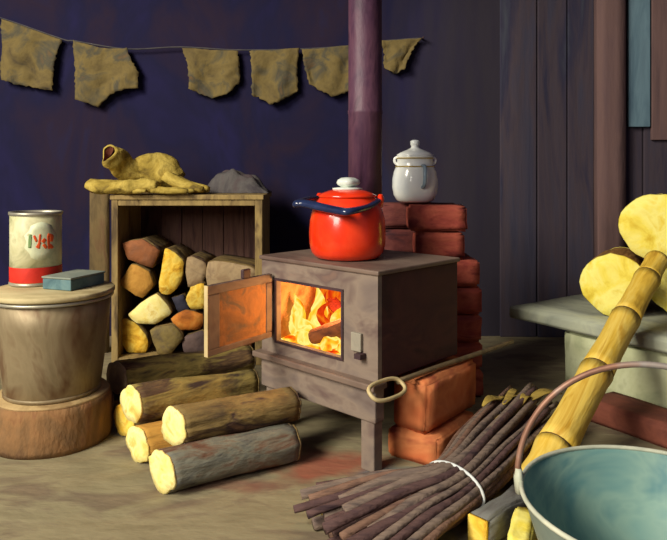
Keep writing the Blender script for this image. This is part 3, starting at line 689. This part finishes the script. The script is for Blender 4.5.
def rag(label, top, bottom, left, right, seed):
    n = 22; bm = bmesh.new(); V = []
    loc = at(top[0][0], top[0][1], LY)
    P00, P10, P01, P11 = top[0], top[-1], bottom[0], bottom[-1]
    for i in range(n+1):
        row = []
        for j in range(n+1):
            s, t = i/n, j/n
            T, B_, Lf, R = poly_at(top, s), poly_at(bottom, s), poly_at(left, t), poly_at(right, t)
            q = [(1-t)*T[k]+t*B_[k]+(1-s)*Lf[k]+s*R[k]-((1-s)*(1-t)*P00[k]+s*(1-t)*P10[k]+(1-s)*t*P01[k]+s*t*P11[k]) for k in (0, 1)]
            edge = 1 if (i in (0, n) or j == n) else .3
            q[0] += edge*1.8*noise.noise((q[0]*.35, q[1]*.35, seed)); q[1] += edge*1.8*noise.noise((q[0]*.35+7, q[1]*.35, seed))
            p = at(q[0], q[1], LY)
            p.y += (.010*math.sin(s*9+seed+t*2)+.012*noise.noise((s*5, t*5, seed))-.012*t)*min(1, t*3+.1)
            row.append(bm.verts.new(p-loc))
        V.append(row)
    for i in range(n):
        for j in range(n): bm.faces.new((V[i][j], V[i+1][j], V[i+1][j+1], V[i][j+1]))
    o = obj('hanging_rag', bm, RAG); o.location = loc
    sd = o.modifiers.new('thickness', 'SOLIDIFY'); sd.thickness = .008
    tag(o, label, 'cloth', 'rags hanging on the line')
rag('leftmost square khaki rag hanging on the line, at frame edge', [(1, 18), (20, 25), (62, 40)], [(1, 80), (20, 85), (53, 91)], [(1, 18), (1, 50), (1, 80)], [(62, 40), (56, 56), (53, 91)], 1)
rag('ragged khaki cloth with pointed right side, second from the left', [(73, 41), (102, 48), (127, 49)], [(77, 100), (98, 107), (115, 92), (138, 88)], [(73, 41), (76, 70), (77, 100)], [(127, 49), (139, 73), (138, 88)], 2)
rag('khaki rag hanging above the crate, third from the left', [(182, 47), (210, 50), (238, 50)], [(190, 90), (212, 98), (228, 95), (240, 82)], [(182, 47), (188, 65), (190, 90)], [(238, 50), (240, 65), (240, 82)], 3)
rag('greenish rag with rounded hem, second left of the stovepipe', [(250, 51), (275, 50), (299, 48)], [(252, 95), (272, 105), (298, 92)], [(250, 51), (252, 70), (252, 95)], [(299, 48), (297, 70), (298, 92)], 4)
rag('khaki rag partly behind the left edge of the stovepipe', [(302, 50), (325, 48), (352, 45)], [(309, 84), (333, 97), (352, 90)], [(302, 50), (304, 65), (309, 84)], [(352, 45), (352, 70), (352, 90)], 5)
rag('small tapering olive rag right of the stovepipe', [(381, 41), (400, 40), (422, 38)], [(384, 68), (395, 75), (404, 70)], [(381, 41), (384, 55), (384, 68)], [(422, 38), (412, 52), (404, 70)], 6)

# ------------------------------------------------------------------ bench, big rounds, bamboo
bd, bv = Vector((.56, -.83, 0)).normalized(), Vector((.83, .56, 0)).normalized()
P0 = Vector((.775, 2.93, 0))
bn_ = thing('stone_bench', 'low grey-green stone bench with thick overhanging slab at right', 'bench', P0, along(bd))
# bench-local: +x along bd, y = left of it (the back, bv)
sy = 1 if (along(bd) @ Vector((0, 1, 0))).dot(bv) > 0 else -1
def bbox_(x0, x1, y0, y1, z0, z1, amp, seed):
    return rough_box((x0, min(sy*y0, sy*y1), z0), (x1, max(sy*y0, sy*y1), z1), amp, seed, 4)
obj('bench_top', bbox_(0, .95, 0, .78,   .250, .300, .004, 4), STONE, bn_)
obj('bench_base', bbox_(.25, .93, .03, .70, 0, .252, .004, 6), STONEB, bn_)
BARK_Y = mat('bark_ochre', [(96, 66, 36), (146, 104, 50), (170, 124, 62)], (5, 20, 20), .9, .6)
ax_ = Vector((.47, .88, 0)).normalized()
def round_(label, px, Y, zc, r, seed, L=.42):
    A = Vector(((px-CX)/F*Y, Y, zc)); return log('log_round', label, A, A+ax_*L, r, r*.86, BARK_Y, CUT_ROUND, seed, 'big logs on the bench', rough=.10)
round_('big pale yellow log end at the left on the stone bench', 614, 2.71, .433, .126, 21)
round_('big yellow log end on the right of the bench, behind the bamboo', 679, 2.71, .433, .126, 22)
round_('big yellow log end resting on top of the two bench logs', 654, 2.69, .670, .134, 23)
bA, bB = Vector((.54, 1.80, .035)), Vector((1.275, 2.615, .545))
L = (bB-bA).length
bam = thing('bamboo_pole', 'thick yellow jointed bamboo pole leaning against the bench logs', 'bamboo pole', bA, along(bB-bA))
nodes = [0, .13, .42, .67, .89, 1.0]
prev = 0
for i in range(len(nodes)-1):
    x0, x1 = nodes[i]*L, nodes[i+1]*L; r = .055-.011*i/4
    pth = [(x0+.004+(x1-x0-.008)*j/8, 0, 0) for j in range(9)]
    obj('cane_segment', tube(pth, [r*1.04]+[r*.99, r*.96, r*.95, r*.95, r*.95, r*.96, r*.99]+[r*1.05], 20, wob=.06, seed=i), BAMBOO, bam)
    if i: obj('node_ring', lathe([(r*1.0, -.005), (r*1.07, -.003), (r*1.07, .003), (r*1.0, .005)], 20), BNODE, bam, loc=(x0, 0, 0)).rotation_euler = (0, math.pi/2, 0)
o = brick('flat dark red brick on the floor in front of the bench', (-.2, -.085, 0), (.2, .085, .075), 41, mat('brown_brick', [(92, 50, 42), (122, 68, 52), (108, 58, 46)], (7, 7, 7), .9, .4), None, (1.085, 2.27, 0), along(bd), .005)

# ------------------------------------------------------------------ basin with bail
bs = thing('enamel_basin', 'blue-green enamel pail with wire bail at the lower right corner', 'basin', (.632, 1.30, 0))
R_, Z_ = .2545, .252
obj('outer_shell', lathe([(.15, 0), (.165, .004), (.19, .06), (.222, .15), (.246, .225), (R_, Z_-.004)], 60, closed_top=False), BASIN_OUT, bs)
obj('inner_shell', lathe([(.145, .008), (.16, .012), (.184, .064), (.216, .152), (.240, .225), (R_-.003, Z_-.003)], 60, closed_top=False), BASIN_IN, bs)
obj('rim', tube([(R_*math.cos(2*math.pi*i/64), R_*math.sin(2*math.pi*i/64), Z_) for i in range(64)], .005, 8, closed=True), RIMM, bs)
al = math.radians(160); axd = Vector((math.cos(al), math.sin(al), 0)); back = Vector((0, 1, 0)); back = (back-axd*back.dot(axd)).normalized()
for s in (1, -1):
    e = axd*s*(R_+.006)+Vector((0, 0, Z_+.004))
    obj('ear', tube([e+Vector((0, 0, -.03)), e, e+Vector((0, 0, .02))], [.012, .016, .011], 10, flat=.6), RIMM, bs)
bp_ = []
for i in range(41):
    a = math.pi*i/40
    h = .250*math.sin(a)
    bp_.append(axd*(R_+.008)*math.cos(a)+Vector((0, 0, Z_+.01+h*.97))+back*h*.20)
obj('bail', tube(bp_, .0068, 8), WIREM, bs)

# ------------------------------------------------------------------ kindling bundle and split sticks on the floor
TA, TT, TB = Vector((.02, 1.60, .05)), Vector((.315, 1.735, .075)), Vector((.67, 2.24, .08))
bun = thing('kindling_bundle', 'bundle of brown brushwood tied with white wire on the floor', 'firewood bundle', (TT.x, TT.y, 0))
boff = Vector((TT.x, TT.y, 0))
t1 = (TT-TA).normalized(); t2 = (TB-TT).normalized()
tm = (t1+t2).normalized(); sd_ = Vector((tm.y, -tm.x, 0))
rnd = random.Random(11)
pts2 = []
for ring, cnt in ((0, 1), (.33, 7), (.68, 14), (1.0, 24)):
    for k in range(cnt): pts2.append((ring*math.cos(2*math.pi*k/cnt+ring*3), ring*math.sin(2*math.pi*k/cnt+ring*3)))
for i, (a, b) in enumerate(pts2):
    RW, RHh = .084, .046
    rad = rnd.uniform(.0085, .0135)
    mid = TT+sd_*a*RW+Vector((0, 0, b*RHh))
    s1 = Vector((t1.y, -t1.x, 0)); s2 = Vector((t2.y, -t2.x, 0))
    la, lb = rnd.uniform(.85, 1.25), rnd.uniform(.8, 1.08)
    A = TT+(TA-TT)*la+s1*a*RW*2.5+Vector((0, 0, b*RHh*.55-.0)); A.z = max(.016, .035+b*.028)
    B = TT+(TB-TT)*lb+s2*(a*RW*1.35+rnd.uniform(-.015, .015)); B.z = max(.02, .085+b*.07+rnd.uniform(-.01, .02))
    mid.z = max(.018, mid.z)
    m1 = A.lerp(mid, .55)+Vector((rnd.uniform(-.008, .008), rnd.uniform(-.008, .008), .008)); m2 = mid.lerp(B, .5)+Vector((rnd.uniform(-.01, .01), rnd.uniform(-.01, .01), .004))
    pth = smooth_path([A-boff, m1-boff, mid-boff, m2-boff, B-boff], 5); n_ = len(pth)
    mt = TWIG[(0, 1, 2, 0, 1, 2, 0, 3)[rnd.randrange(8)] if b < .2 else (0, 1, 0, 1, 2)[rnd.randrange(5)]]
    obj('stick', tube(pth, [rad*(1.15-.35*j/n_) for j in range(n_)], 8, wob=.35, seed=i), mt, bun)
tie = [TT-boff+sd_*.096*math.cos(2*math.pi*i/36)+Vector((0, 0, max(.054*math.sin(2*math.pi*i/36), -.066))) for i in range(36)]
obj('wire_tie', tube(tie, .0042, 8, closed=True), WHITEWIRE, bun, label='white wire tied round the sticks')
# dry leaves caught in the bundle
def leaf(base, d, l, w, seed):
    bm = bmesh.new(); d = Vector(d).normalized(); s = Vector((-d.y, d.x, .2)).normalized(); rows = []
    for i in range(9):
        t = i/8; ww = w*math.sin(math.pi*min(1, t*.9+.08))
        p = Vector(base)+d*l*t+Vector((0, 0, .012*math.sin(math.pi*t)+.005*math.sin(7*t+seed)))
        rows.append([bm.verts.new(p-s*ww), bm.verts.new(p-Vector((0, 0, ww*.35))), bm.verts.new(p+s*ww)])
    for A, B in zip(rows, rows[1:]):
        for k in range(2): bm.faces.new((A[k], A[k+1], B[k+1], B[k]))
    o = obj('dry_leaf', bm, TWIG[3], bun, label='yellow-green dry leaf')
    sd = o.modifiers.new('thickness', 'SOLIDIFY'); sd.thickness = .003
for i in range(7):
    t = .5+.33*rnd.random(); p = TT.lerp(TB, t)+Vector((t2.y, -t2.x, 0))*rnd.uniform(-.09, .05)+Vector((0, 0, .055+rnd.random()*.03))-boff
    leaf(p+Vector((0, 0, .004)), (t2.x+rnd.uniform(-.5, .5), t2.y*.6+rnd.uniform(-.4, .4), .02), rnd.uniform(.10, .17), rnd.uniform(.010, .016), i)

def stick(label, A, B, w, h, bark, cut, seed):
    A, B = Vector(A), Vector(B); L = (B-A).length
    t = thing('split_stick', label, 'stick', A, along(B-A), 'split sticks on the floor beside the pail')
    obj('shaft', rough_box((.004, -w, -h), (L, w, h), .008, seed, 4), bark, t)
    obj('cut_end', rough_box((-.006, -w*.97, -h*.97), (.006, w*.97, h*.97), .0015, seed, 2), cut, t)
stick('grey split stick on the floor between the bundle and the pail', (.345, 1.585, .038), (.50, 1.735, .038), .026, .034, mat('grey_split', [(84, 84, 84), (116, 116, 110), (98, 92, 88)], (5, 24, 24), .85, .4), CUT_YELLOW, 51)
stick('yellow split stick on the floor against the left of the pail', (.402, 1.44, .045), (.463, 1.60, .045), .026, .043, CUT_ROUND, CUT, 52)

# ------------------------------------------------------------------ light, camera, view
def area(name, loc, tgt, size, e, col):
    l = bpy.data.lights.new(name, 'AREA'); l.shape = 'SQUARE'; l.size = size; l.energy = e; l.color = col
    o = bpy.data.objects.new(name, l); C.objects.link(o); o.location = loc
    o.rotation_euler = (Vector(tgt)-Vector(loc)).to_track_quat('-Z', 'Y').to_euler(); return o
area('window_daylight', (-3.8, -1.0, 3.8), (.3, 2.4, .3), 1.8, 440, (1.0, .93, .78))
area('front_fill', (-2.9, -2.1, 2.3), (.5, 2.4, .3), 1.6, 125, (1.0, .93, .82))  # added soft fill for the front faces, no real source there
l = bpy.data.lights.new('fire_light', 'POINT'); l.energy = 4.6; l.color = (1, .48, .17); l.shadow_soft_size = .04
o = bpy.data.objects.new('fire_light', l); C.objects.link(o); o.location = sw(.28, .10, OZ0+.13)
w = bpy.data.worlds.new('World'); bpy.context.scene.world = w; w.use_nodes = True
bg = w.node_tree.nodes['Background']; bg.inputs[0].default_value = (.42, .36, .62, 1); bg.inputs[1].default_value = .17

cam = bpy.data.cameras.new('Camera'); co = bpy.data.objects.new('Camera', cam); C.objects.link(co)
co.location = (0, 0, H); co.rotation_euler = (math.pi/2, 0, 0)
cam.sensor_fit = 'HORIZONTAL'; cam.sensor_width = 36; cam.lens = 36*F/667; cam.shift_y = -(270-HY)/667; cam.clip_start = .02
sc = bpy.context.scene; sc.camera = co
sc.view_settings.view_transform = 'Standard'; sc.view_settings.look = 'None'; sc.view_settings.gamma = 1; sc.view_settings.exposure = 0
sc.view_settings.use_curve_mapping = False
